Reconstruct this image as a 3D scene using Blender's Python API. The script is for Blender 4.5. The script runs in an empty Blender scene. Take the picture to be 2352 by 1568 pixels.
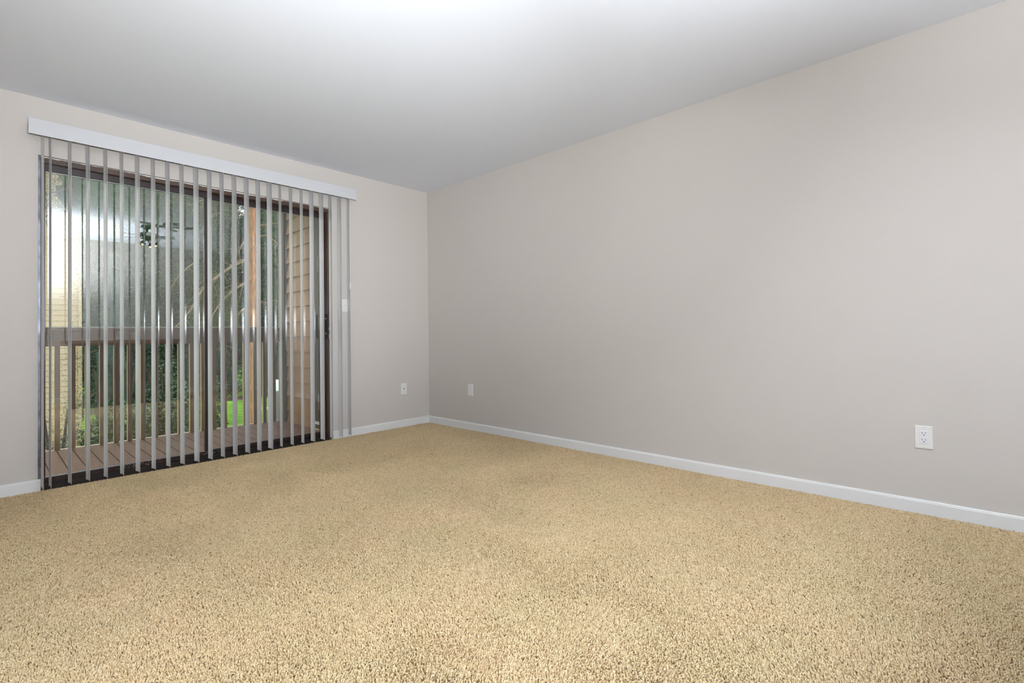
import bpy, math, random
import numpy as np
from mathutils import Vector, Matrix

C = bpy.context.scene.collection
SC = bpy.context.scene
random.seed(7)
rng = np.random.default_rng(11)
PI = math.pi

# ------------------------------------------------------------------ camera
F, YAW, PITCH, ROLL = 1129.84, 0.819363, 0.014725, -0.013069
CX, CY, CZ, V0 = -3.2214, -4.2295, 0.9351, 747.1
fwd = Vector((math.sin(YAW) * math.cos(PITCH), math.cos(YAW) * math.cos(PITCH), math.sin(PITCH)))
rgt = Vector((math.cos(YAW), -math.sin(YAW), 0))
upv = rgt.cross(fwd)
r2 = rgt * math.cos(ROLL) + upv * math.sin(ROLL)
u2 = -rgt * math.sin(ROLL) + upv * math.cos(ROLL)
cam = bpy.data.objects.new('camera', bpy.data.cameras.new('camera'))
C.objects.link(cam)
cam.data.sensor_width = 36
cam.data.lens = F / 2352 * 36
cam.data.shift_y = -(784 - V0) / 2352
cam.data.clip_start = 0.05
cam.data.clip_end = 300
cam.matrix_world = Matrix(((r2.x, u2.x, -fwd.x, CX), (r2.y, u2.y, -fwd.y, CY), (r2.z, u2.z, -fwd.z, CZ), (0, 0, 0, 1)))
SC.camera = cam

# ------------------------------------------------------------------ world and light
w = bpy.data.worlds.new('overcast_sky')
SC.world = w
w.use_nodes = True
bg = w.node_tree.nodes['Background']
bg.inputs[0].default_value = (0.90, 0.96, 1.0, 1)
bg.inputs[1].default_value = 2.8


def lamp(name, kind, loc, energy, color, target=None, **kw):
    d = bpy.data.lights.new(name, kind)
    d.energy = energy
    d.color = color
    for k, v in kw.items():
        setattr(d, k, v)
    o = bpy.data.objects.new(name, d)
    C.objects.link(o)
    o.location = loc
    if target is not None:
        o.rotation_euler = (Vector(target) - Vector(loc)).to_track_quat('-Z', 'Y').to_euler()
    return o


# camera flash as spots: two ceiling bounces, one ahead; far-ceiling fill added for evenness
FL = (-3.12, -4.42, 1.16)
lamp('flash_bounce', 'SPOT', FL, 960, (0.88, 0.94, 1.0), (-2.75, -4.70, 2.44), spot_size=math.radians(122), spot_blend=0.9, shadow_soft_size=0.05)
lamp('flash_ceiling', 'SPOT', FL, 130, (0.74, 0.85, 1.0), (-2.6, -4.0, 2.44), spot_size=math.radians(110), spot_blend=0.9, shadow_soft_size=0.05)
lamp('fill_far_ceiling', 'SPOT', FL, 255, (0.92, 0.97, 1.0), (-1.9, -2.4, 2.44), spot_size=math.radians(90), spot_blend=1.0, shadow_soft_size=0.05)
lamp('flash_ahead', 'SPOT', FL, 240, (0.88, 0.93, 1.0), (-1.9, 0, 2.3), spot_size=math.radians(75), spot_blend=1.0, shadow_soft_size=0.05)

SC.view_settings.view_transform = 'Standard'
SC.view_settings.look = 'None'
SC.view_settings.exposure = 0.12
SC.view_settings.gamma = 1.0
SC.view_settings.use_curve_mapping = False


# ------------------------------------------------------------------ material helpers
def lin(c):
    return tuple(((v / 255) / 12.92 if v / 255 <= .04045 else ((v / 255 + .055) / 1.055) ** 2.4) for v in c)


def mat(name, col, rough=0.5, metal=0.0, spec=0.5, noise=None, bump=None, emit=None):
    """noise = (scale, amount, (sx,sy,sz)); bump = (scale, strength, distance)"""
    m = bpy.data.materials.new(name)
    m.use_nodes = True
    nt = m.node_tree
    b = nt.nodes['Principled BSDF']
    b.inputs['Base Color'].default_value = (*col, 1)
    b.inputs['Roughness'].default_value = rough
    b.inputs['Metallic'].default_value = metal
    b.inputs['Specular IOR Level'].default_value = spec
    tc = nt.nodes.new('ShaderNodeTexCoord')
    if noise:
        mp = nt.nodes.new('ShaderNodeMapping')
        mp.inputs['Scale'].default_value = noise[2] if len(noise) > 2 else (1, 1, 1)
        n = nt.nodes.new('ShaderNodeTexNoise')
        n.inputs['Scale'].default_value = noise[0]
        n.inputs['Detail'].default_value = 4
        rp = nt.nodes.new('ShaderNodeValToRGB')
        a = noise[1]
        rp.color_ramp.elements[0].position = 0.3
        rp.color_ramp.elements[1].position = 0.7
        rp.color_ramp.elements[0].color = (*[v * (1 - a) for v in col], 1)
        rp.color_ramp.elements[1].color = (*[min(1, v * (1 + a)) for v in col], 1)
        nt.links.new(tc.outputs['Object'], mp.inputs[0])
        nt.links.new(mp.outputs[0], n.inputs['Vector'])
        nt.links.new(n.outputs['Fac'], rp.inputs[0])
        nt.links.new(rp.outputs[0], b.inputs['Base Color'])
    if bump:
        n = nt.nodes.new('ShaderNodeTexNoise')
        n.inputs['Scale'].default_value = bump[0]
        n.inputs['Detail'].default_value = 3
        bm = nt.nodes.new('ShaderNodeBump')
        bm.inputs['Strength'].default_value = bump[1]
        bm.inputs['Distance'].default_value = bump[2]
        nt.links.new(tc.outputs['Object'], n.inputs['Vector'])
        nt.links.new(n.outputs['Fac'], bm.inputs['Height'])
        nt.links.new(bm.outputs[0], b.inputs['Normal'])
    if emit:
        b.inputs['Emission Color'].default_value = (*emit[0], 1)
        b.inputs['Emission Strength'].default_value = emit[1]
    return m


def glass_mat(name, r0, tint=(1, 1, 1)):
    m = bpy.data.materials.new(name)
    m.use_nodes = True
    nt = m.node_tree
    for n in list(nt.nodes):
        nt.nodes.remove(n)
    out = nt.nodes.new('ShaderNodeOutputMaterial')
    tr = nt.nodes.new('ShaderNodeBsdfTransparent')
    tr.inputs[0].default_value = (*tint, 1)
    gl = nt.nodes.new('ShaderNodeBsdfGlossy')
    gl.inputs['Roughness'].default_value = 0.0
    lw = nt.nodes.new('ShaderNodeLayerWeight')
    lw.inputs[0].default_value = 0.5
    p = nt.nodes.new('ShaderNodeMath'); p.operation = 'POWER'; p.inputs[1].default_value = 5
    ma = nt.nodes.new('ShaderNodeMath'); ma.operation = 'MULTIPLY_ADD'
    ma.inputs[1].default_value = 1 - r0
    ma.inputs[2].default_value = r0
    mx = nt.nodes.new('ShaderNodeMixShader')
    nt.links.new(lw.outputs['Facing'], p.inputs[0])
    nt.links.new(p.outputs[0], ma.inputs[0])
    nt.links.new(ma.outputs[0], mx.inputs[0])
    nt.links.new(tr.outputs[0], mx.inputs[1])
    nt.links.new(gl.outputs[0], mx.inputs[2])
    nt.links.new(mx.outputs[0], out.inputs[0])
    return m


def ramp_island(name, stops, rough=0.9, spec=0.1, transl=0.0, patch=None):
    """colour picked per loose piece (leaf, tuft)"""
    m = bpy.data.materials.new(name)
    m.use_nodes = True
    nt = m.node_tree
    b = nt.nodes['Principled BSDF']
    b.inputs['Roughness'].default_value = rough
    b.inputs['Specular IOR Level'].default_value = spec
    g = nt.nodes.new('ShaderNodeNewGeometry')
    rp = nt.nodes.new('ShaderNodeValToRGB')
    el = rp.color_ramp.elements
    el[0].position, el[0].color = stops[0][0], (*stops[0][1], 1)
    el[1].position, el[1].color = stops[-1][0], (*stops[-1][1], 1)
    for s in stops[1:-1]:
        e = el.new(s[0]); e.color = (*s[1], 1)
    nt.links.new(g.outputs['Random Per Island'], rp.inputs[0])
    col = rp.outputs[0]
    if patch:
        tc = nt.nodes.new('ShaderNodeTexCoord')
        n = nt.nodes.new('ShaderNodeTexNoise'); n.inputs['Scale'].default_value = patch[0]; n.inputs['Detail'].default_value = 4
        r2_ = nt.nodes.new('ShaderNodeValToRGB')
        r2_.color_ramp.elements[0].position = .35; r2_.color_ramp.elements[1].position = .65
        r2_.color_ramp.elements[0].color = (*patch[1], 1); r2_.color_ramp.elements[1].color = (*patch[2], 1)
        mx = nt.nodes.new('ShaderNodeMix'); mx.data_type = 'RGBA'; mx.blend_type = 'MULTIPLY'; mx.inputs[0].default_value = 1
        nt.links.new(tc.outputs['Object'], n.inputs['Vector'])
        nt.links.new(n.outputs['Fac'], r2_.inputs[0])
        nt.links.new(col, mx.inputs[6]); nt.links.new(r2_.outputs[0], mx.inputs[7])
        col = mx.outputs[2]
    nt.links.new(col, b.inputs['Base Color'])
    if transl:
        t = nt.nodes.new('ShaderNodeBsdfTranslucent')
        mxs = nt.nodes.new('ShaderNodeMixShader'); mxs.inputs[0].default_value = transl
        nt.links.new(col, t.inputs[0])
        nt.links.new(b.outputs[0], mxs.inputs[1]); nt.links.new(t.outputs[0], mxs.inputs[2])
        nt.links.new(mxs.outputs[0], nt.nodes['Material Output'].inputs[0])
    return m


M = {}
M['wall'] = mat('wall_paint', (0.615, 0.575, 0.535), 0.75, spec=0.25, bump=(95, 0.10, 0.004))
M['ceil'] = mat('ceiling_paint', (0.80, 0.825, 0.88), 0.85, spec=0.2, bump=(120, 0.08, 0.003))
M['base'] = mat('baseboard_paint', (0.80, 0.80, 0.79), 0.4, spec=0.4)
M['plate'] = mat('plate_plastic', (0.80, 0.79, 0.76), 0.3)
M['device'] = mat('device_plastic', (0.80, 0.80, 0.83), 0.25)
M['slot'] = mat('dark_slot', (0.01, 0.01, 0.01), 0.6)
M['screw'] = mat('painted_screw', (0.62, 0.62, 0.60), 0.35)
M['carpet_back'] = mat('carpet_backing', (0.56, 0.43, 0.25), 0.95, spec=0.05, noise=(160, 0.3))
M['tuft'] = ramp_island('carpet_yarn', [(0.0, (0.20, 0.125, 0.065)), (0.012, (0.38, 0.26, 0.14)), (0.04, (0.58, 0.42, 0.235)),
                                       (0.45, (0.68, 0.52, 0.315)), (0.8, (0.77, 0.61, 0.385)), (1.0, (0.83, 0.69, 0.465))],
                        0.95, 0.05, patch=(3.0, (0.93, 0.94, 0.89), (1, 0.97, 0.945)))
M['vinyl'] = mat('vane_vinyl', (0.62, 0.605, 0.62), 0.24, spec=0.45)
M['valance'] = mat('valance_plastic', (0.60, 0.61, 0.635), 0.35, spec=0.4)
M['alu'] = mat('aluminium_rail', (0.6, 0.6, 0.62), 0.35, metal=0.8)
M['wand'] = mat('wand_plastic', (0.75, 0.74, 0.72), 0.3)
M['bronze'] = mat('bronze_frame', (0.088, 0.052, 0.036), 0.35, spec=0.5, noise=(6, 0.3, (1, 1, 0.4)))
M['bronze_dark'] = mat('dark_bronze_frame', (0.030, 0.018, 0.017), 0.25, spec=0.6)
M['woodjamb'] = mat('worn_brown_jamb', (0.13, 0.065, 0.035), 0.4, noise=(9, 0.7, (3, 3, 0.5)))
M['track'] = mat('sill_track', (0.012, 0.007, 0.007), 0.4)
M['steel'] = mat('bare_metal_strip', (0.16, 0.18, 0.22), 0.4, metal=0.5, noise=(14, 0.7, (1, 1, 0.6)))
M['putty'] = mat('chipped_white_paint', (0.78, 0.76, 0.73), 0.6)
M['glass'] = glass_mat('door_glass', 0.068, (0.985, 0.99, 0.985))
M['deck'] = mat('deck_boards', (0.23, 0.13, 0.105), 0.45, noise=(3, 0.22, (8, 1, 1)))
M['railwood'] = mat('brown_rail_paint', (0.17, 0.115, 0.08), 0.6, noise=(5, 0.2, (1, 1, 1)))
M['lit_side'] = mat('sky_lit_baluster_side', (0.50, 0.36, 0.19), 0.7, noise=(5, 0.15, (1, 1, .3)))  # sky light on the balusters' left faces, put into the colour
M['flash'] = mat('pale_lit_deck_rim', (0.75, 0.68, 0.5), 0.5)  # pale tone stands for light caught on the deck's outer rim
M['siding'] = mat('tan_lap_siding', (0.36, 0.205, 0.11), 0.7, noise=(14, 0.12, (1, 6, 0.3)))
M['corner'] = mat('grey_corner_board', (0.13, 0.12, 0.115), 0.6)
M['soffit'] = mat('soffit_board', (0.30, 0.24, 0.18), 0.8)
M['closet'] = mat('dark_grey_door', (0.045, 0.045, 0.047), 0.5)
M['sweep'] = mat('pale_door_sweep', (0.7, 0.7, 0.68), 0.5)
M['cream'] = mat('cream_lap_siding', (0.43, 0.325, 0.20), 0.7, noise=(0.8, 0.05))
M['roof'] = mat('grey_shingles', (0.12, 0.11, 0.10), 0.9, noise=(6, 0.3))
M['grass'] = mat('lawn_grass', (0.15, 0.35, 0.035), 0.9, spec=0.1, noise=(1.6, 0.45), bump=(30, 0.6, 0.05))
M['road'] = mat('asphalt', (0.05, 0.05, 0.052), 0.9, noise=(4, 0.2))
M['concrete'] = mat('pale_concrete', (0.65, 0.63, 0.6), 0.8, noise=(5, 0.1))
M['bark_orange'] = mat('orange_bark', (0.36, 0.17, 0.075), 0.9, noise=(5, 0.45, (3, 3, 0.6)), bump=(20, 0.6, 0.05))
M['bark_tan'] = mat('tan_bark', (0.22, 0.165, 0.11), 0.9, noise=(6, 0.3))
M['bark_dark'] = mat('dark_bark', (0.07, 0.05, 0.035), 0.9, noise=(6, 0.4))
M['leaf_dark'] = ramp_island('dark_evergreen_needles', [(0, (0.008, 0.018, 0.010)), (0.6, (0.022, 0.050, 0.024)), (1, (0.06, 0.11, 0.05))], 0.6, 0.3, 0.15)
M['leaf_mid'] = ramp_island('green_pine_needles', [(0, (0.02, 0.035, 0.014)), (0.7, (0.055, 0.085, 0.035)), (1, (0.16, 0.19, 0.08))], 0.6, 0.3, 0.25)
M['leaf_olive'] = ramp_island('olive_pine_needles', [(0, (0.03, 0.04, 0.02)), (0.6, (0.09, 0.11, 0.05)), (1, (0.24, 0.28, 0.10))], 0.6, 0.3, 0.25)
M['leaf_lime'] = ramp_island('yellow_green_leaves', [(0, (0.05, 0.10, 0.01)), (0.5, (0.16, 0.30, 0.03)), (1, (0.50, 0.55, 0.10))], 0.5, 0.3, 0.3)
M['leaf_blue'] = ramp_island('blue_green_needles', [(0, (0.02, 0.035, 0.03)), (0.7, (0.06, 0.09, 0.075)), (1, (0.16, 0.19, 0.16))], 0.6, 0.3, 0.15)
M['leaf_holly'] = ramp_island('glossy_dark_leaves', [(0, (0.006, 0.016, 0.008)), (0.7, (0.018, 0.05, 0.02)), (1, (0.06, 0.14, 0.05))], 0.35, 0.5, 0.05)
M['espresso'] = mat('espresso_cabinet', (0.035, 0.018, 0.012), 0.4, noise=(3, 0.3, (6, 6, 0.4)))
M['counter'] = mat('brown_worktop', (0.28, 0.17, 0.12), 0.35, noise=(30, 0.3))
M['fanblade'] = mat('grey_fan_blade', (0.5, 0.48, 0.5), 0.5)
M['fanmetal'] = mat('dark_fan_metal', (0.03, 0.03, 0.028), 0.3, metal=0.6)
M['bulb'] = mat('warm_bulb', (1, 0.8, 0.4), 0.4, emit=((1.0, 0.62, 0.22), 14))
M['white'] = mat('white_enamel', (0.85, 0.87, 0.9), 0.4)


# ------------------------------------------------------------------ mesh helpers
class MB:
    def __init__(s):
        s.v = []; s.f = []; s.smooth = []

    def add(s, vs, fs, smooth=False):
        o = len(s.v)
        s.v += [tuple(v) for v in vs]
        s.f += [tuple(i + o for i in f) for f in fs]
        s.smooth += [smooth] * len(fs)
        return s

    def box(s, a, b):
        x0, y0, z0 = [min(p, q) for p, q in zip(a, b)]
        x1, y1, z1 = [max(p, q) for p, q in zip(a, b)]
        return s.add([(x0, y0, z0), (x1, y0, z0), (x1, y1, z0), (x0, y1, z0), (x0, y0, z1), (x1, y0, z1), (x1, y1, z1), (x0, y1, z1)],
                     [(0, 3, 2, 1), (4, 5, 6, 7), (0, 1, 5, 4), (1, 2, 6, 5), (2, 3, 7, 6), (3, 0, 4, 7)])

    def tube(s, pts, rad, n=10, cap=True):
        pts = [Vector(p) for p in pts]
        if not hasattr(rad, '__len__'):
            rad = [rad] * len(pts)
        vs = []; fs = []
        ref = None
        for i, p in enumerate(pts):
            d = (pts[min(i + 1, len(pts) - 1)] - pts[max(i - 1, 0)]).normalized()
            if ref is None:
                ref = Vector((0, 0, 1)) if abs(d.z) < .9 else Vector((1, 0, 0))
            a = d.cross(ref).normalized(); b = d.cross(a)
            ref = -b if False else ref
            for k in range(n):
                t = 2 * PI * k / n
                vs.append(p + (a * math.cos(t) + b * math.sin(t)) * rad[i])
        for i in range(len(pts) - 1):
            for k in range(n):
                k2 = (k + 1) % n
                fs.append((i * n + k, i * n + k2, (i + 1) * n + k2, (i + 1) * n + k))
        s.add(vs, fs, True)
        if cap:
            o = len(s.v) - len(vs)
            s.f += [tuple(o + k for k in range(n)), tuple(o + (len(pts) - 1) * n + k for k in reversed(range(n)))]
            s.smooth += [False, False]
        return s

    def lathe(s, c, prof, n=20):
        """prof = [(r,z)]"""
        vs = []; fs = []
        for r, z in prof:
            for k in range(n):
                t = 2 * PI * k / n
                vs.append((c[0] + r * math.cos(t), c[1] + r * math.sin(t), c[2] + z))
        for i in range(len(prof) - 1):
            for k in range(n):
                k2 = (k + 1) % n
                fs.append((i * n + k, i * n + k2, (i + 1) * n + k2, (i + 1) * n + k))
        return s.add(vs, fs, True)

    def prism(s, poly, axis, a, b):
        """poly = list of 2-D points, extruded along axis index from a to b"""
        n = len(poly)

        def pt(p, t):
            q = list(p); q.insert(axis, t); return tuple(q)
        vs = [pt(p, a) for p in poly] + [pt(p, b) for p in poly]
        fs = [tuple(range(n)), tuple(range(2 * n - 1, n - 1, -1))]
        for k in range(n):
            k2 = (k + 1) % n
            fs.append((k, k + n, k2 + n, k2))
        return s.add(vs, fs)

    def build(s, name, m, parent=None, bevel=0, origin=None, fix=True):
        me = bpy.data.meshes.new(name)
        vs = s.v
        o = bpy.data.objects.new(name, me)
        if parent is not None:
            pl = parent_world(parent)
            vs = [(v[0] - pl[0], v[1] - pl[1], v[2] - pl[2]) for v in vs]
            o.parent = parent
        elif origin is not None:
            vs = [(v[0] - origin[0], v[1] - origin[1], v[2] - origin[2]) for v in vs]
            o.location = origin
        me.from_pydata(vs, [], s.f)
        me.polygons.foreach_set('use_smooth', s.smooth)
        me.materials.append(m)
        if fix:
            import bmesh
            bm = bmesh.new(); bm.from_mesh(me)
            bmesh.ops.recalc_face_normals(bm, faces=bm.faces)
            bm.to_mesh(me); bm.free()
        me.update()
        C.objects.link(o)
        if bevel:
            md = o.modifiers.new('bevel', 'BEVEL')
            md.width = bevel; md.segments = 2; md.limit_method = 'ANGLE'
        return o


def parent_world(p):
    l = Vector((0, 0, 0))
    while p is not None:
        l = l + p.location
        p = p.parent
    return l


def tag(o, label=None, cat=None, group=None, kind=None):
    if label: o['label'] = label
    if cat: o['category'] = cat
    if group: o['group'] = group
    if kind: o['kind'] = kind
    return o


def thing(name, loc, label=None, cat=None, group=None, kind=None):
    o = bpy.data.objects.new(name, None)
    o.empty_display_size = 0.1
    C.objects.link(o)
    o.location = loc
    return tag(o, label, cat, group, kind)


def npmesh(name, verts, faces_n, m, parent=None, smooth=False, loc=(0, 0, 0)):
    """verts (N,3), faces as (K,n) index array"""
    me = bpy.data.meshes.new(name)
    k, n = faces_n.shape
    me.vertices.add(len(verts)); me.vertices.foreach_set('co', verts.astype(np.float32).ravel())
    me.loops.add(k * n); me.loops.foreach_set('vertex_index', faces_n.astype(np.int32).ravel())
    me.polygons.add(k)
    me.polygons.foreach_set('loop_start', np.arange(0, k * n, n, dtype=np.int32))
    me.update(calc_edges=True)
    me.polygons.foreach_set('use_smooth', np.full(k, smooth))
    me.materials.append(m)
    o = bpy.data.objects.new(name, me)
    C.objects.link(o)
    o.location = loc
    if parent is not None:
        o.parent = parent
    return o


# ------------------------------------------------------------------ room shell
XL, YR, H = -4.45, -5.45, 2.44          # left end wall, rear wall, ceiling height
OX0, OX1, OZ = -3.000, -1.077, 2.083    # door opening
FZ = -0.012                              # floor under the carpet pile
T = 0.16
wl = MB()
wl.box((XL - T, 0, FZ - .1), (OX0, T, H + .1))
wl.box((OX1, 0, FZ - .1), (T, T, H + .1))
wl.box((OX0, 0, OZ), (OX1, T, H + .1))
wl.build('wall_left', M['wall'])['kind'] = 'structure'
MB().box((0, YR - T, FZ - .1), (T, 0, H + .1)).build('wall_right', M['wall'])['kind'] = 'structure'
MB().box((XL - T, YR - T, FZ - .1), (0, YR, H + .1)).build('wall_rear', M['wall'])['kind'] = 'structure'
MB().box((XL - T, YR, FZ - .1), (XL, 0, H + .1)).build('wall_side', M['wall'])['kind'] = 'structure'
MB().box((XL, YR, H), (0, 0, H + .1)).build('ceiling', M['ceil'])['kind'] = 'structure'
MB().box((XL, YR, FZ - .1), (0, 0, FZ)).build('floor', M['carpet_back'])['kind'] = 'structure'


def baseboard(name, axis, a, b, sgn, wallc=0.0):
    # profile in (depth, z): flat board with a thin cap line
    h, t = 0.068, 0.012
    prof = [(0, FZ), (t, FZ), (t, h - .010), (t - .003, h - .008), (t - .003, h - .004), (t - .006, h), (0, h)]
    mb = MB()
    if axis == 0:
        mb.prism([(wallc + sgn * d, z) for d, z in prof], 0, a, b)
    else:
        mb.prism([(wallc + sgn * d, z) for d, z in prof], 1, a, b)
    o = mb.build(name, M['base'])
    o['kind'] = 'structure'
    return o


baseboard('baseboard_left', 0, XL, OX0 + .012, -1)
baseboard('baseboard_left.001', 0, OX1 - .004, 0, -1)
baseboard('baseboard_right', 1, YR, -.012, -1)
baseboard('baseboard_rear', 0, XL, -.012, 1, YR)
baseboard('baseboard_side', 1, YR + .012, -.012, 1, XL)


# ------------------------------------------------------------------ carpet pile
def smooth_noise(x, y, scale, seed):
    r = np.random.default_rng(seed)
    g = r.random((64, 64))
    u = x * scale + 20.3; v = y * scale + 20.7
    i = np.floor(u).astype(int); j = np.floor(v).astype(int)
    fu = u - i; fv = v - j
    fu = fu * fu * (3 - 2 * fu); fv = fv * fv * (3 - 2 * fv)
    a = g[i % 64, j % 64]; b = g[(i + 1) % 64, j % 64]; c = g[i % 64, (j + 1) % 64]; d = g[(i + 1) % 64, (j + 1) % 64]
    return (a * (1 - fu) + b * fu) * (1 - fv) + (c * (1 - fu) + d * fu) * fv


def carpet():
    sp = 0.0053
    xs = np.arange(XL + .03, -0.014, sp); ys = np.arange(-4.9, -0.014, sp)
    X, Y = np.meshgrid(xs, ys)
    X = X.ravel(); Y = Y.ravel()
    # only the part of the floor a viewer near the camera can see
    ang = np.arctan2(X - CX, Y - CY) - YAW
    keep = (np.abs(ang) < math.radians(62)) & (np.hypot(X - CX, Y - CY) > 0.75)
    keep &= ~((X > -2.52) & (X < -1.15) & (Y < -4.32))
    X = X[keep]; Y = Y[keep]
    n = len(X)
    X = X + rng.uniform(-.4, .4, n) * sp; Y = Y + rng.uniform(-.4, .4, n) * sp
    X = np.minimum(X, -0.015); Y = np.minimum(Y, -0.015)
    # nap: lean direction wanders in broad patches
    a = smooth_noise(X, Y, 1.7, 1) * 2.2 * PI + smooth_noise(X, Y, 5.0, 2) * 2.5 + rng.normal(0, .9, n)
    lean = (0.2 + 0.8 * smooth_noise(X, Y, 3.1, 3)) * 0.006 + rng.normal(0, .0015, n)
    hgt = 0.0125 + rng.normal(0, .0009, n) + (smooth_noise(X, Y, 2.3, 4) - .5) * .003
    w0 = 0.0031 + rng.random(n) * .0009
    rot = rng.random(n) * 2 * PI
    V = np.zeros((n, 7, 3), np.float32)
    for k in range(3):
        t = rot + k * 2 * PI / 3
        V[:, k, 0] = X + np.cos(t) * w0 * .8; V[:, k, 1] = Y + np.sin(t) * w0 * .8; V[:, k, 2] = FZ - .001
        t2 = t + .5
        V[:, 3 + k, 0] = X + np.cos(t2) * w0 + np.cos(a) * lean * .55
        V[:, 3 + k, 1] = Y + np.sin(t2) * w0 + np.sin(a) * lean * .55
        V[:, 3 + k, 2] = FZ + hgt * .72
    V[:, 6, 0] = X + np.cos(a) * lean * 1.1; V[:, 6, 1] = Y + np.sin(a) * lean * 1.1; V[:, 6, 2] = FZ + hgt
    V[:, :, 0] = np.minimum(V[:, :, 0], -.0125); V[:, :, 1] = np.minimum(V[:, :, 1], -.0125)
    base = (np.arange(n) * 7)[:, None]
    tri = []
    for k in range(3):
        k2 = (k + 1) % 3
        tri += [(k, k2, 3 + k2), (k, 3 + k2, 3 + k), (3 + k, 3 + k2, 6)]
    tri = np.array(tri)
    Fc = (base[:, :, None] + tri[None]).reshape(-1, 3)
    o = npmesh('carpet_pile', V.reshape(-1, 3), Fc, M['tuft'], smooth=True)
    tag(o, 'beige cut pile carpet with brown flecks covering the whole floor', 'carpet', kind='stuff')


carpet()

# ------------------------------------------------------------------ sliding glass door
GY = 0.050
door = thing('door_1', (OX0, 0, 0), kind='structure')
hd = MB()
hd.box((OX0, .018, 2.045), (OX1, .135, OZ))            # head
hd.build('head_frame', M['bronze'], door, bevel=.0015)
MB().box((OX0, .030, FZ), (OX0 + .022, .135, 2.045)).build('jamb', M['woodjamb'], door, bevel=.0015)
MB().box((OX1 - .026, .030, FZ), (OX1, .135, 2.045)).build('jamb', M['bronze'], door, bevel=.0015)
# bare metal corner strip at the left reveal
ms = MB()
ms.box((OX0, .006, .055), (OX0 + .011, .010, OZ - .002))
ms.box((OX0, .010, .055), (OX0 + .002, .030, OZ - .002))
ms.build('metal_strip', M['steel'], door)
sl = MB()
sl.box((OX0 + .03, .022, FZ), (OX1 - .026, .135, .020))
sl.box((OX0 + .03, .030, .020), (OX1 - .026, .034, .030))
sl.box((OX0 + .03, .080, .020), (OX1 - .026, .083, .028))
sl.build('sill_track', M['track'], door)


def leaf(name, x0, x1, y, sl_, sr_):
    z0, z1 = .022, 2.046
    fr = MB()
    d = .030
    gz0, gz1 = .064, 1.998
    fr.box((x0, y, z0), (x1, y + d, gz0))
    fr.box((x0, y, gz1), (x1, y + d, z1))
    fr.box((x0, y, gz0), (x0 + sl_, y + d, gz1))
    fr.box((x1 - sr_, y, gz0), (x1, y + d, gz1))
    o = fr.build(name, M['bronze_dark'], door, bevel=.003)
    g = MB()
    for yy in (y + .009, y + .019):                    # double glazing
        g.box((x0 + sl_ - .002, yy, gz0 - .002), (x1 - sr_ + .002, yy + .003, gz1 + .002))
    gl = g.build('glass_pane', M['glass'], o)
    bd = MB()                                           # glazing bead, the thin pale line round the glass
    e = .0018
    a0, a1 = x0 + sl_, x1 - sr_
    bd.box((a0, y + .006, gz1 - e), (a1, y + .008, gz1)); bd.box((a0, y + .006, gz0), (a1, y + .008, gz0 + e))
    bd.build('glazing_bead', M['alu'], o)
    return o


leaf('fixed_panel', OX0 + .021, -2.046, .046, .016, .034)
sp_ = leaf('sliding_panel', -2.062, OX1 - .024, .084, .036, .052)
tag(sp_, 'sliding right-hand panel')
# lock on the right stile
lk = MB()
lk.box((-1.148, .020, .905), (-1.108, .086, 1.125))
lk.box((-1.152, .012, .925), (-1.140, .030, 1.105))
lk_o = lk.build('lock_handle', M['track'], sp_, bevel=.002)
MB().box((-1.134, .0165, .945), (-1.126, .0202, .953)).box((-1.134, .0165, 1.08), (-1.126, .0202, 1.088)).build('screw', M['alu'], lk_o)


# ragged edge of chipped paint around the opening
def ragged(axis_pts, depth_y, wmin, wmax, seed, inward):
    r = random.Random(seed)
    (x0, z0), (x1, z1) = axis_pts
    L = math.hypot(x1 - x0, z1 - z0)
    n = int(L / .012)
    dx, dz = (x1 - x0) / n, (z1 - z0) / n
    vs = []; fs = []
    cur = (wmin + wmax) / 2
    for i in range(n + 1):
        cur = min(wmax, max(wmin, cur + r.uniform(-1, 1) * (wmax - wmin) * .35))
        px, pz = x0 + dx * i, z0 + dz * i
        for dy in (0, .003):
            vs.append((px, depth_y + dy, pz))
            vs.append((px + inward[0] * cur, depth_y + dy, pz + inward[1] * cur))
    for i in range(n):
        o = i * 4; q = o + 4
        fs += [(o, o + 1, q + 1, q), (o + 2, q + 2, q + 3, o + 3), (o + 1, o + 3, q + 3, q + 1), (o, q, q + 2, o + 2)]
    return vs, fs


pe = MB()
pe.add(*ragged(((OX0 + .004, OZ - .003), (OX1 - .002, OZ - .003)), .0145, .001, .008, 1, (0, -1)))
pe.add(*ragged(((OX1 - .001, .02), (OX1 - .001, OZ - .003)), .0265, .002, .010, 2, (-1, 0)))
pe.add(*ragged(((OX1 - .001, .88), (OX1 - .001, 1.15)), .0165, .000, .022, 5, (-1, 0)))
pe.build('chipped_paint_edge', M['putty'], door)
# specks of paint on the bottom rail
spk = MB()
r = random.Random(3)
for i in range(60):
    x = r.choice([r.gauss(-2.50, .05), r.gauss(-2.05, .03), r.gauss(-2.42, .03)]); z = r.uniform(.03, .058); s_ = r.uniform(.0012, .003)
    spk.box((x, .0445, z), (x + s_, .0462, z + s_))
for i in range(26):
    x = OX0 + .006 + r.uniform(0, .022); z = r.uniform(.07, .26); s_ = r.uniform(.001, .004)
    spk.box((x, .0285, z), (x + s_ * .6, .0302, z + s_ * 2))
spk.build('paint_specks', M['putty'], door)

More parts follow.
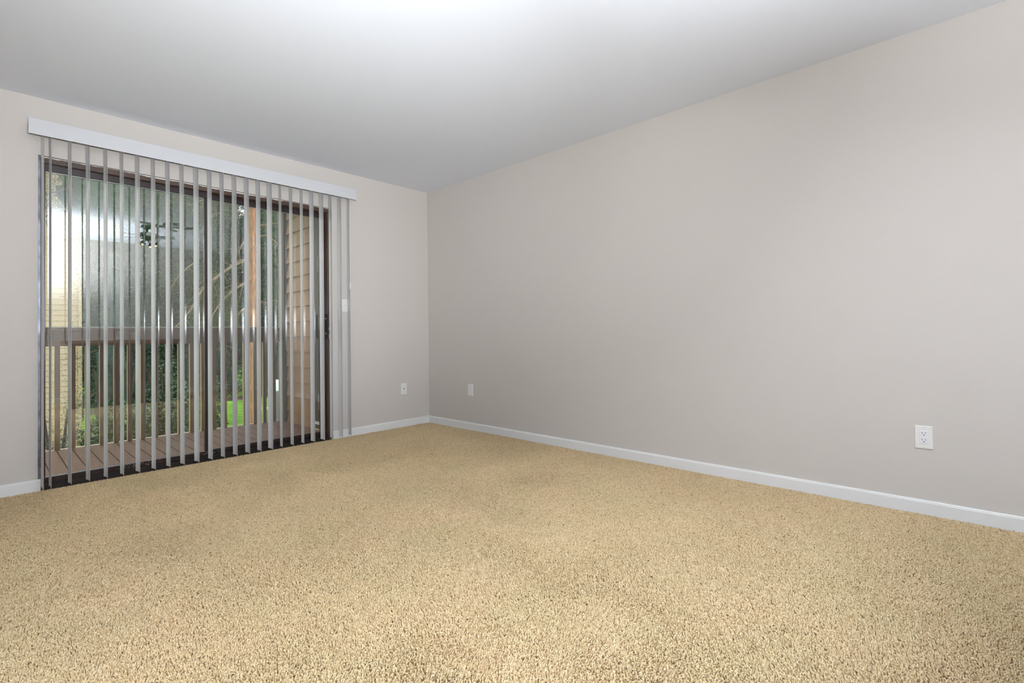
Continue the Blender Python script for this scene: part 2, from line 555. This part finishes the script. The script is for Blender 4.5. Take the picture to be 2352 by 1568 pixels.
# ------------------------------------------------------------------ vertical blind
blind = thing('vertical_blind', (-1.975, -.085, 0), 'open white vertical blind with long vinyl vanes hanging before the glass door', 'blind')
VX0, VX1 = -3.049, -.903
va = MB()
va.box((VX0, -.1315, 2.169), (VX1, -.1290, 2.265))
va.box((VX0, -.129, 2.169), (VX0 + .0025, -.112, 2.265))
va.box((VX1 - .0025, -.129, 2.169), (VX1, -.112, 2.265))
va.box((VX0 + .0025, -.129, 2.2625), (VX1 - .0025, 0, 2.265))
va.build('valance', M['valance'], blind, bevel=.0008)
hr = MB().box((VX0 + .02, -.105, 2.205), (VX1 - .02, -.062, 2.240))
hr.build('head_rail', M['alu'], blind)
for x in (-2.9, -2.3, -1.7, -1.05):
    MB().box((x, -.105, 2.240), (x + .03, 0, 2.250)).build('bracket', M['alu'], blind)

VANES = [(-2.9826, 3.0), (-2.9481, 2.0), (-2.8574, 5.5), (-2.7704, 6.5), (-2.6819, 5.5), (-2.5978, 4.0), (-2.5125, 6.5), (-2.4246, 4.2),
         (-2.3398, 3.5), (-2.2551, 3.7), (-2.1656, 6.5), (-2.0779, 2.8), (-1.9947, 0.2), (-1.9093, 2.5), (-1.8213, 3.2), (-1.7346, 0.0),
         (-1.6485, 3.2), (-1.5643, -10.2), (-1.4766, -7.8), (-1.3879, -9.5), (-1.3003, -2.0), (-1.2128, -2.2), (-1.1307, -10.2),
         (-1.0433, -7.0), (-0.9568, -13.2)]


def vane_mesh():
    W, sag, th, n = .089, .0065, .0009, 8
    mb = MB()
    prof = []
    for k in range(n + 1):
        u = k / n - .5
        prof.append((sag * (1 - 4 * u * u) - sag * .5, u * W))
    poly = prof + [(x + th, y) for x, y in reversed(prof)]
    mb.prism(poly, 2, .026, 2.196)
    # clip slot / stem at the top
    mb.box((-.002, -.008, 2.196), (.002, .008, 2.212))
    me_o = mb.build('vane', M['vinyl'], None)
    for p in me_o.data.polygons:
        p.use_smooth = len(p.vertices) == 4
    try:
        md = me_o.modifiers.new('edge', 'EDGE_SPLIT'); md.split_angle = math.radians(40)
    except Exception:
        pass
    return me_o


v0 = vane_mesh()
for i, (x, a) in enumerate(VANES):
    o = v0 if i == 0 else v0.copy()
    if i:
        C.objects.link(o)
    o.parent = blind
    o.location = (x + 1.975, 0, 0)
    o.rotation_euler = (0, 0, math.radians(a))
wd = MB()
wd.tube([(-.966, -.123, 1.40), (-.966, -.123, 2.19)], .0035, 8)
wd.tube([(-.966, -.123, 1.345), (-.966, -.123, 1.355), (-.966, -.123, 1.40), (-.966, -.123, 1.41)], [.004, .006, .006, .0036], 10)
wd.build('wand', M['wand'], blind)


# ------------------------------------------------------------------ wall plates
def plate(name, wall, pos, z, label, cat, style):
    """wall 'L': on the door wall facing -y at x=pos.  wall 'R': on the right wall facing -x at y=pos"""
    w_, h_ = .070, .1145
    loc = (pos, 0, z) if wall == 'L' else (0, pos, z)
    t = thing(name, loc, label, cat)
    if wall == 'R':
        t.rotation_euler = (0, 0, -PI / 2)   # local -y -> world -x
    # all geometry in local frame: plate faces -y; vertices given locally

    def part(mb, nm, m, par=t, bevel=0):
        o = mb.build(nm, m, None, bevel=bevel)
        o.parent = par
        return o
    pl = MB()
    pl.box((-w_ / 2, -.0055, -h_ / 2), (w_ / 2, 0, h_ / 2))
    part(pl, 'cover_plate', M['plate'], bevel=.0025)
    sc = MB()
    offs = (.0484,) if style in ('duplex', 'blank') else (.030,)
    for s_ in (-1, 1):
        for q in offs:
            sc2 = MB()
            sc2.prism([(math.cos(k * PI / 6) * .003, s_ * q + math.sin(k * PI / 6) * .003) for k in range(12)], 1, -.0063, -.005)
            part(sc2, 'screw', M['screw'])
    if style in ('duplex', 'blank'):
        gp = MB().box((-.0172, -.0058, -.0338), (.0172, -.0052, .0338))
        part(gp, 'recess_line', M['screw'])
        d = MB().box((-.0165, -.0075, -.033), (.0165, -.004, .033))
        dv = part(d, 'receptacle' if style == 'duplex' else 'insert', M['device'], bevel=.001)
        if style == 'duplex':
            for c in (.0178, -.0162):
                hl = MB()
                hl.box((-.0075, -.0079, c + .0015), (-.0052, -.0073, c + .0085))
                hl.box((.0052, -.0079, c + .0020), (.0075, -.0073, c + .0080))
                hl.prism([(math.cos(k * PI / 6) * .0028, c - .0055 + math.sin(k * PI / 6) * .0024) for k in range(12)], 1, -.0079, -.0073)
                part(hl, 'socket_slots', M['slot'], dv)
    if style == 'cable':
        cn = MB()
        cn.prism([(math.cos(k * PI / 6) * .0048, math.sin(k * PI / 6) * .0048) for k in range(12)], 1, -.012, -.005)
        part(cn, 'coaxial_connector', M['slot'])
    if style == 'switch':
        sw = MB().box((-.005, -.0075, -.012), (.005, -.005, .012))
        b = part(sw, 'toggle_base', M['device'])
        part(MB().add([(-.0035, -.006, .001), (.0035, -.006, .001), (.0035, -.006, .009), (-.0035, -.006, .009), (-.0028, -.017, .009), (.0028, -.017, .009), (.0028, -.016, .013), (-.0028, -.016, .013)],
                      [(0, 3, 2, 1), (4, 5, 6, 7), (0, 1, 5, 4), (1, 2, 6, 5), (2, 3, 7, 6), (3, 0, 4, 7)]), 'toggle', M['plate'], b, bevel=.0008)
    return t


plate('light_switch', 'L', -.950, 1.2055, 'white toggle light switch behind the last blind vanes beside the door', 'light switch', 'switch')
plate('cable_outlet', 'L', -.3205, .380, 'small white wall plate with a dark cable socket left of the room corner', 'cable outlet', 'cable')
plate('wall_outlet', 'R', -.659, .385, 'narrow white wall plate low on right wall, just beside the room corner', 'wall outlet', 'blank')
plate('wall_outlet', 'R', -4.043, .383, 'large white double power outlet low on the right wall near the picture edge', 'wall outlet', 'duplex')

# ------------------------------------------------------------------ seen only as reflections: ceiling fan, kitchen peninsula
fan = thing('ceiling_fan', (-1.74, -3.74, H), 'small grey bladed ceiling fan with warm bulbs mirrored in the glass door', 'ceiling fan')
MB().lathe((-1.74, -3.74, 0), [(.0, H), (.065, H), (.07, H - .03), (.02, H - .05), (.014, H - .06), (.014, H - .09), (.075, H - .10), (.09, H - .13), (.085, H - .17), (.04, H - .19), (.0, H - .19)], 24).build('motor_housing', M['fanmetal'], fan)
for k in range(5):
    a = k * 2 * PI / 5 + .25
    c_, s_ = math.cos(a), math.sin(a)
    pts = [(.08, -.03), (.13, -.045), (.26, -.058), (.305, -.045), (.315, 0), (.305, .045), (.26, .058), (.13, .045), (.08, .03)]
    vs = []
    for dz in (0, -.006):
        for u, v in pts:
            vs.append((-1.74 + u * c_ - v * s_, -3.74 + u * s_ + v * c_, H - .145 + v * .2 + dz))
    n = len(pts)
    fs = [tuple(range(n)), tuple(range(2 * n - 1, n - 1, -1))] + [(i, i + n, (i + 1) % n + n, (i + 1) % n) for i in range(n)]
    MB().add(vs, fs).build('blade', M['fanblade'], fan)
for k in range(4):
    a = k * PI / 2 + .6
    c_, s_ = math.cos(a), math.sin(a)
    bx, by, bz = -1.74 + .10 * c_, -3.74 + .10 * s_, H - .255
    arm = MB().tube([(-1.74, -3.74, H - .19), (-1.74 + .05 * c_, -3.74 + .05 * s_, H - .215), (bx, by, bz + .03)], .007, 8)
    ao = arm.build('lamp_arm', M['fanmetal'], fan)
    MB().lathe((bx, by, bz), [(.0, .035), (.018, .033), (.028, .0), (.030, -.012)], 16).build('lamp_shade', M['fanmetal'], ao)
    MB().lathe((bx, by, bz), [(0, .02), (.014, .012), (.020, -.006), (.014, -.022), (0, -.027)], 16).build('bulb', M['bulb'], ao)

pen = thing('kitchen_peninsula', (-1.82, -4.67, 0), 'dark brown kitchen peninsula with lighter worktop mirrored low in the glass door', 'kitchen cabinet')
pb = MB().box((-2.44, -4.96, FZ), (-1.24, -4.38, .865))
for x in (-2.43, -2.04, -1.65):
    pb.box((x, -4.38, .08), (x + .37, -4.372, .80))
pb.build('cabinet_body', M['espresso'], pen, bevel=.003)
MB().box((-2.50, -5.00, .866), (-1.18, -4.34, .905)).build('worktop', M['counter'], pen, bevel=.004)

# ------------------------------------------------------------------ balcony
DZ = -.03
RY = 1.54
dk = MB()
x = -4.603
while x < -.93:
    dk.box((x + .004, T + .005, DZ - .035), (x + .096, RY + .02, DZ))
    x += .10
dk.box((-4.6, T + .01, DZ - .18), (-.92, RY - .01, DZ - .036))
dko = dk.build('balcony_deck', M['deck'], None, origin=(-2.7, .8, DZ))
tag(dko, 'mauve brown plank balcony deck running out from the glass door', 'balcony deck')
MB().box((-4.6, RY + .022, DZ - .16), (-.95, RY + .050, DZ + .004)).build('lit_deck_rim', M['flash'], dko)

rail = thing('balcony_railing', (-2.7, RY, DZ), 'brown wooden balcony railing with square balusters beyond the glass door', 'railing')
MB().box((-4.6, RY - .035, 1.008), (-.86, RY + .075, 1.030)).build('cap_rail', M['railwood'], rail, bevel=.002)
MB().box((-4.6, RY + .036, .925), (-.86, RY + .062, 1.007)).build('face_board', M['railwood'], rail)
MB().box((-4.6, RY - .002, .868), (-.86, RY + .036, .935)).build('under_rail', M['railwood'], rail)
MB().box((-4.6, RY - .036, 1.0305), (-.86, RY + .076, 1.0345)).build('cap_flashing', M['white'], rail)
bal0 = None
for k in range(-20, 8):
    bx = -1.312 + .1003 * k
    if bx > -.93 or bx < -4.5:
        continue
    if bal0 is None:
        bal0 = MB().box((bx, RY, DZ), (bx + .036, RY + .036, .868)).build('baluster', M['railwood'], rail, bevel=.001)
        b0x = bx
        bal0.data.materials.append(M['lit_side'])
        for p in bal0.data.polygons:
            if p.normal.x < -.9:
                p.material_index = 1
    else:
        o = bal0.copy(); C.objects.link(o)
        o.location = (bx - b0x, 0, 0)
        o.parent = rail

# side wall of the balcony, lap siding, closet door near the house
SX = -.90
sw = MB()
prof = [(0.12, DZ - .3)]
z = .099 - .165 * 2
sidz = []
pts = []
while z < 2.45:
    pts += [(SX, z), (SX + .026, z + .163)]
    z += .165
poly = [(SX + .12, pts[0][1])] + pts + [(SX + .12, pts[-1][1])]
# polygon (x, z) extruded along y
sw.prism(poly, 1, .83, 1.435)
sw.build('wall_balcony', M['siding'])['kind'] = 'structure'
MB().box((SX - .022, 1.435, DZ - .25), (SX + .12, 1.60, 2.45)).build('trim_1', M['corner'])['kind'] = 'structure'
d2 = thing('door_2', (SX, .5, DZ), kind='structure')
MB().box((SX + .02, T, DZ), (SX + .12, .83, 2.45)).build('closet_door_panel', M['closet'], d2)
MB().box((SX + .004, .775, DZ), (SX + .02, .829, 2.2)).build('door_casing', M['corner'], d2)
MB().box((SX + .005, .40, DZ + .05), (SX + .02, .770, DZ + .075)).build('door_sweep', M['sweep'], d2)
MB().tube([(SX + .008, .66, .18), (SX + .008, .66, .33)], .005, 8).tube([(SX + .008, .66, 1.58), (SX + .008, .66, 1.75)], .005, 8).build('hinge', M['alu'], d2)
MB().box((-4.6, T, 2.46), (-.78, RY + .12, 2.62)).build('ceiling_balcony', M['soffit'])['kind'] = 'structure'

# ------------------------------------------------------------------ outside
GZ = -3.2
MB().box((-40, .4, GZ - .2), (60, 30.5, GZ)).build('ground', M['grass'])['kind'] = 'structure'
MB().box((-40, 30.5, GZ - .2), (60, 33.0, GZ - .05)).build('road', M['road'])['kind'] = 'structure'
MB().box((-40, 33.0, GZ - .2), (60, 90, GZ)).build('ground_beyond', M['grass'])['kind'] = 'structure'
tag(MB().box((7.3, 24.6, GZ - .1), (26, 24.9, GZ + .12)).build('kerb', M['concrete'], origin=(12, 24.8, GZ)),
    'pale concrete kerb crossing the lawn at its right side', 'kerb')


def lap_poly_box(mb, x0, x1, y, z0, z1, pitch):
    zz = z0
    pts = []
    while zz < z1:
        pts += [(y - .02, zz), (y, min(zz + pitch - .004, z1))]
        zz += pitch
    poly = [(y + .2, z0)] + pts + [(y + .2, pts[-1][1])]
    mb.prism(poly, 0, x0, x1)


nb = thing('apartment_building', (-5.4, 15, GZ), 'cream lap-sided neighbouring building behind the trees, left end of the door', 'building')
nw = MB()
lap_poly_box(nw, -10, -1.42, 14, GZ, 6.2, .149)
nw.box((-10, 14.2, GZ), (-1.42, 20, 6.2))
nw.build('wall', M['cream'], nb)
MB().box((-1.46, 13.96, GZ), (-1.38, 14.10, 6.2)).build('corner_board', M['cream'], nb)
MB().prism([(13.4, 6.2), (20.6, 6.2), (17, 8.4)], 0, -10.4, -1.1).build('roof', M['roof'], nb)


def leaves(cent, size, aspect, droop=0.0, r=None):
    """one quad per centre -> verts, faces"""
    r = r or rng
    n = len(cent)
    d = r.normal(0, 1, (n, 3)); d[:, 2] = d[:, 2] * .6 - droop
    d /= np.linalg.norm(d, axis=1)[:, None]
    e = r.normal(0, 1, (n, 3)); e -= (e * d).sum(1)[:, None] * d
    e /= np.linalg.norm(e, axis=1)[:, None]
    L = size * (0.6 + .8 * r.random(n))[:, None]
    W = L * aspect
    V = np.stack([cent - d * L * .5, cent + e * W * .5, cent + d * L * .5, cent - e * W * .5], 1)
    return V.reshape(-1, 3), (np.arange(n) * 4)[:, None] + np.array([[0, 1, 2, 3]])


def conifer(name, x, y, h, rad, n, m, bark, label, cat, group=None, seed=0, base=0.15, trunk=.18, size=.22, aspect=.28, droop=.5, core=0):
    r = np.random.default_rng(seed)
    t = thing(name, (x, y, GZ), label, cat, group)
    MB().tube([(x, y, GZ - .1), (x + .1, y, GZ + h * .5), (x, y, GZ + h * .97)], [trunk, trunk * .65, .03], 10).build('trunk', bark, t)
    nb_ = int(h * 9)
    P = []
    br = MB()
    for b in range(nb_):
        u = base + (1 - base) * (b / nb_)
        L = rad * (1 - u) ** .6 * r.uniform(.65, 1.1) + .25
        az = r.random() * 2 * PI
        z0 = GZ + h * u
        k = max(8, int(n / nb_ * L / rad * 1.5))
        s = r.random(k) ** .7
        px = np.cos(az) * L * s; py = np.sin(az) * L * s
        pz = z0 + L * (.25 * s - .55 * s * s)
        spr = .10 + .26 * s
        P.append(np.stack([x + px + r.normal(0, 1, k) * spr, y + py + r.normal(0, 1, k) * spr, pz + r.normal(0, 1, k) * spr * .6 - .1], 1))
        if b % 3 == 0:
            br.tube([(x, y, z0), (x + math.cos(az) * L * .5, y + math.sin(az) * L * .5, z0 + L * (.125 - .1375)), (x + math.cos(az) * L * .9, y + math.sin(az) * L * .9, z0 + L * (.225 - .4455))], [.045, .03, .01], 5)
    if core:                                   # the dense, needle-packed inside of the crown
        n1, n2 = 26, 18
        cv = []; cf = []
        for i in range(n1 + 1):
            u = base + .02 + (.93 - base) * i / n1
            for j in range(n2):
                rr_ = rad * core * (1 - u) ** .6 * (.75 + .5 * r.random()) + .05
                a_ = 2 * PI * (j + r.uniform(-.3, .3)) / n2
                cv.append((x + math.cos(a_) * rr_, y + math.sin(a_) * rr_, GZ + h * u + r.uniform(-.25, .25)))
        for i in range(n1):
            for j in range(n2):
                j2 = (j + 1) % n2
                cf.append((i * n2 + j, i * n2 + j2, (i + 1) * n2 + j2, (i + 1) * n2 + j))
        cf.append(tuple(range(n2)))
        MB().add(cv, cf).build('inner_foliage', m, t, fix=False)
    P = np.concatenate(P)
    V, Fc = leaves(P, size, aspect, droop, r)
    V = V - np.array([x, y, GZ])
    npmesh('foliage', V, Fc, m, t)
    br.build('branches', bark, t, fix=False)
    return t


def shrub(name, x, y, z0, z1, rx, ry, n, m, label, cat, group=None, seed=0, size=.12, aspect=.45, stem=True):
    r = np.random.default_rng(seed)
    t = thing(name, (x, y, GZ), label, cat, group)
    nc = 28
    P = []
    for c in range(nc):
        u, v = r.random() * 2 * PI, r.random() ** .5
        cx, cy = x + math.cos(u) * rx * v * .75, y + math.sin(u) * ry * v * .75
        cz = z0 + (z1 - z0) * (.15 + .75 * r.random() * (1 - .35 * v))
        k = n // nc
        q = r.normal(0, 1, (k, 3)); q /= np.linalg.norm(q, axis=1)[:, None]
        q *= (r.random(k) ** .35)[:, None]
        P.append(np.array([cx, cy, cz]) + q * np.array([rx * .42, ry * .42, (z1 - z0) * .17]))
    P = np.concatenate(P)
    V, Fc = leaves(P, size, aspect, .1, r)
    npmesh('foliage', V - np.array([x, y, GZ]), Fc, m, t)
    st = MB()
    for k in range(5):
        a = r.random() * 2 * PI
        st.tube([(x, y, GZ - .05), (x + math.cos(a) * rx * .25, y + math.sin(a) * ry * .25, (GZ + z1) / 2), (x + math.cos(a) * rx * .55, y + math.sin(a) * ry * .55, z1 - .3)], [.05, .035, .012], 6)
    st.build('stems', M['bark_dark'], t, fix=False)
    return t


# back rows of dark evergreens
k = 0
for (x, y, h, rd) in [(-2.9, 43, 27, 3.5), (-.2, 36, 25, 3.3), (3.6, 43, 28, 3.5), (6.0, 36, 26, 3.3), (10.0, 43, 27, 3.7), (12.0, 36, 25, 3.3), (16.4, 43, 28, 3.5), (18.6, 36, 26, 3.3)]:
    conifer('evergreen_tree', x, y, h, rd, 42000, M['leaf_dark'], M['bark_dark'], 'dark evergreen in the far row behind the road, merging into its neighbours', 'tree',
            'dark evergreens in the far row', seed=100 + k, base=.06, size=.24, aspect=.26, core=.78)
    k += 1
conifer('evergreen_tree', .9, 21.5, 13.5, 2.6, 34000, M['leaf_dark'], M['bark_dark'], 'dense dark evergreen directly right of the cream building', 'tree', seed=31, base=.10, size=.15, core=.5, aspect=.22)
conifer('evergreen_tree', 3.3, 23.0, 14, 2.2, 28000, M['leaf_dark'], M['bark_dark'], 'dark evergreen behind the left panel, next before the door centre stile', 'tree', seed=32, base=.22, size=.15, core=.5, aspect=.22)
conifer('evergreen_tree', 7.3, 22.5, 13, 2.0, 22000, M['leaf_dark'], M['bark_dark'], 'dark evergreen seen between the orange trunk and the tan siding wall', 'tree', seed=33, base=.22, size=.15, core=.5, aspect=.22)
conifer('pine_tree', -1.25, 12.0, 12, 2.4, 120000, M['leaf_mid'], M['bark_dark'], 'loose green pine whose high branches overhang the cream building', 'tree', seed=34, base=.60, size=.05, aspect=.2, trunk=.09, core=.5)
conifer('spruce_tree', -1.2, 10.6, 6.3, 1.05, 34000, M['leaf_blue'], M['bark_dark'], 'small blue green spruce in front of the cream building wall', 'tree', seed=35, base=.05, size=.045, aspect=.2, trunk=.06, core=.3)

# the big pine with the orange trunk and sweeping bare limbs
PX, PY = 4.80, 19.0
pine = thing('pine_tree', (PX, PY, GZ), 'tall pine with orange brown trunk and sweeping tan limbs beyond the railing', 'tree')
MB().tube([(PX - .1, PY, GZ - .1), (PX - .02, PY, GZ + .5), (PX, PY, 0), (PX + .03, PY, 4), (PX + .1, PY, 9)], [.34, .23, .19, .175, .12], 16).build('trunk', M['bark_orange'], pine)


def unpx(px, py, Y):
    d = fwd * F + r2 * (px - 1176) - u2 * (py - V0)
    t = (Y - CY) / d.y
    return Vector((CX, CY, CZ)) + d * t


LIMBS = [([(574, 592), (558, 599), (534, 610), (510, 627), (487, 644), (466, 661), (444, 700), (424, 731), (400, 752)], .075),
         ([(576, 636), (560, 651), (538, 664), (516, 683), (500, 704), (488, 724), (470, 760)], .065),
         ([(576, 700), (556, 712), (538, 728), (528, 752), (515, 790)], .055),
         ([(588, 520), (610, 516), (640, 512), (660, 520)], .06),
         ([(588, 545), (612, 540), (634, 556), (650, 580)], .05),
         ([(576, 540), (560, 555), (548, 578), (552, 596)], .035),
         ([(445, 604), (430, 615), (414, 628), (405, 640)], .035),
         ([(588, 690), (610, 695), (640, 690)], .04),
         ([(574, 500), (548, 486), (520, 482), (496, 490)], .05),
         ([(576, 455), (545, 440), (510, 438), (480, 452), (440, 470)], .05)]
lr = random.Random(5)
tips = []
for pts, rr in LIMBS:
    P = [unpx(a, b, PY - .3 * i) for i, (a, b) in enumerate(pts)]
    rad = [rr * (1 - .75 * i / (len(P) - 1)) for i in range(len(P))]
    MB().tube(P, rad, 8).build('limb', M['bark_tan'], pine, fix=False)
    for i, p in enumerate(P):
        if i > 0:
            tips.append(p)
# twigs off the limbs
tw = MB()
for p in tips:
    for q in range(4):
        d = Vector((lr.uniform(-1, .6), lr.uniform(-.7, .7), lr.uniform(-1.1, .3)))
        L = lr.uniform(.35, 1.0)
        a = p + d * L * .5 + Vector((0, 0, -.05)); b = p + d * L + Vector((0, 0, -.25 * L))
        tw.tube([p, a, b], [.016, .011, .004], 4)
tw.build('twigs', M['bark_tan'], pine, fix=False)
cent = []
for p in tips:
    k = 320
    cent.append(np.array(p) + rng.normal(0, 1, (k, 3)) * np.array([.42, .5, .34]) + np.array([0, 0, -.15]))
for (a, b, s_, k) in [(505, 440, .8, 900), (540, 455, .9, 900), (620, 450, .8, 700), (560, 415, 1.0, 1200), (480, 415, .8, 800), (640, 490, .6, 400), (430, 430, .9, 800),
                      (503, 730, .45, 900), (525, 742, .35, 600), (500, 690, .4, 400), (505, 500, .7, 500), (640, 600, .5, 250), (645, 660, .5, 250), (520, 560, .7, 250)]:
    k *= 5
    cent.append(np.array(unpx(a, b, PY - .6)) + rng.normal(0, 1, (k, 3)) * s_ * np.array([1, .8, .6]))
cent = np.concatenate(cent)
cent = cent[~((np.abs((cent[:, 0] - CX) / (cent[:, 1] - CY) - (PX - CX) / (PY - CY)) < .021) & (cent[:, 1] < PY + .3))]
V, Fc = leaves(cent, .085, .2, .4)
npmesh('foliage', V - np.array([PX, PY, GZ]), Fc, M['leaf_olive'], pine)

# shrubs below the balcony
shrub('juniper_shrub', -2.2, 10.0, GZ, -.3, .42, .45, 5000, M['leaf_blue'], 'low blue green shrub at the foot of the cream building, far left', 'bush', seed=47, size=.07, aspect=.25)
shrub('holly_bush', -1.55, 8.0, GZ, .62, .66, .8, 16000, M['leaf_holly'], 'tall very dark glossy bush right behind the left half of the railing', 'bush', seed=41, size=.08)
shrub('holly_bush', -.42, 9.3, GZ, .55, .60, .8, 16000, M['leaf_holly'], 'dark glossy bush behind the railing, left of the door centre stile', 'bush', seed=42, size=.08)
shrub('leafy_shrub', -1.02, 6.4, GZ, -.95, .45, .45, 2600, M['leaf_lime'], 'low yellow green shrub seen through the balusters below the dark bushes', 'bush', seed=43, size=.09)
shrub('leafy_shrub', .15, 10.6, GZ, -.75, .45, .5, 1800, M['leaf_lime'], 'small yellow green shrub just left of the door centre stile', 'bush', seed=44, size=.09)
shrub('leafy_shrub', 1.6, 12.9, GZ, -.1, .5, .5, 2600, M['leaf_mid'], 'grey green shrub at the lawn edge right of the door centre stile', 'bush', seed=45, size=.12)
for k, (x, rx) in enumerate([(2.6, 1.7), (6.6, 1.9), (10.6, 1.7), (14.6, 1.9)]):
    shrub('hedge_bush', x, 31.6, GZ, .3 if k % 2 == 0 else 0, rx, .8, 9000, M['leaf_dark'],
          'dark hedge bush on the far edge of the lawn before the evergreens', 'bush', 'dark hedge bushes behind the lawn', seed=50 + k, size=.15)
ub = thing('utility_cabinet', (6.27, 20.3, GZ), 'small white box standing beyond the lawn, seen through the last balusters', 'utility box')
MB().box((6.05, 20.2, GZ), (6.5, 20.5, -1.75)).build('plinth', M['leaf_dark'] if False else M['corner'], ub)
MB().box((6.02, 20.15, -1.75), (6.52, 20.55, -1.18)).build('casing', M['white'], ub, bevel=.12)
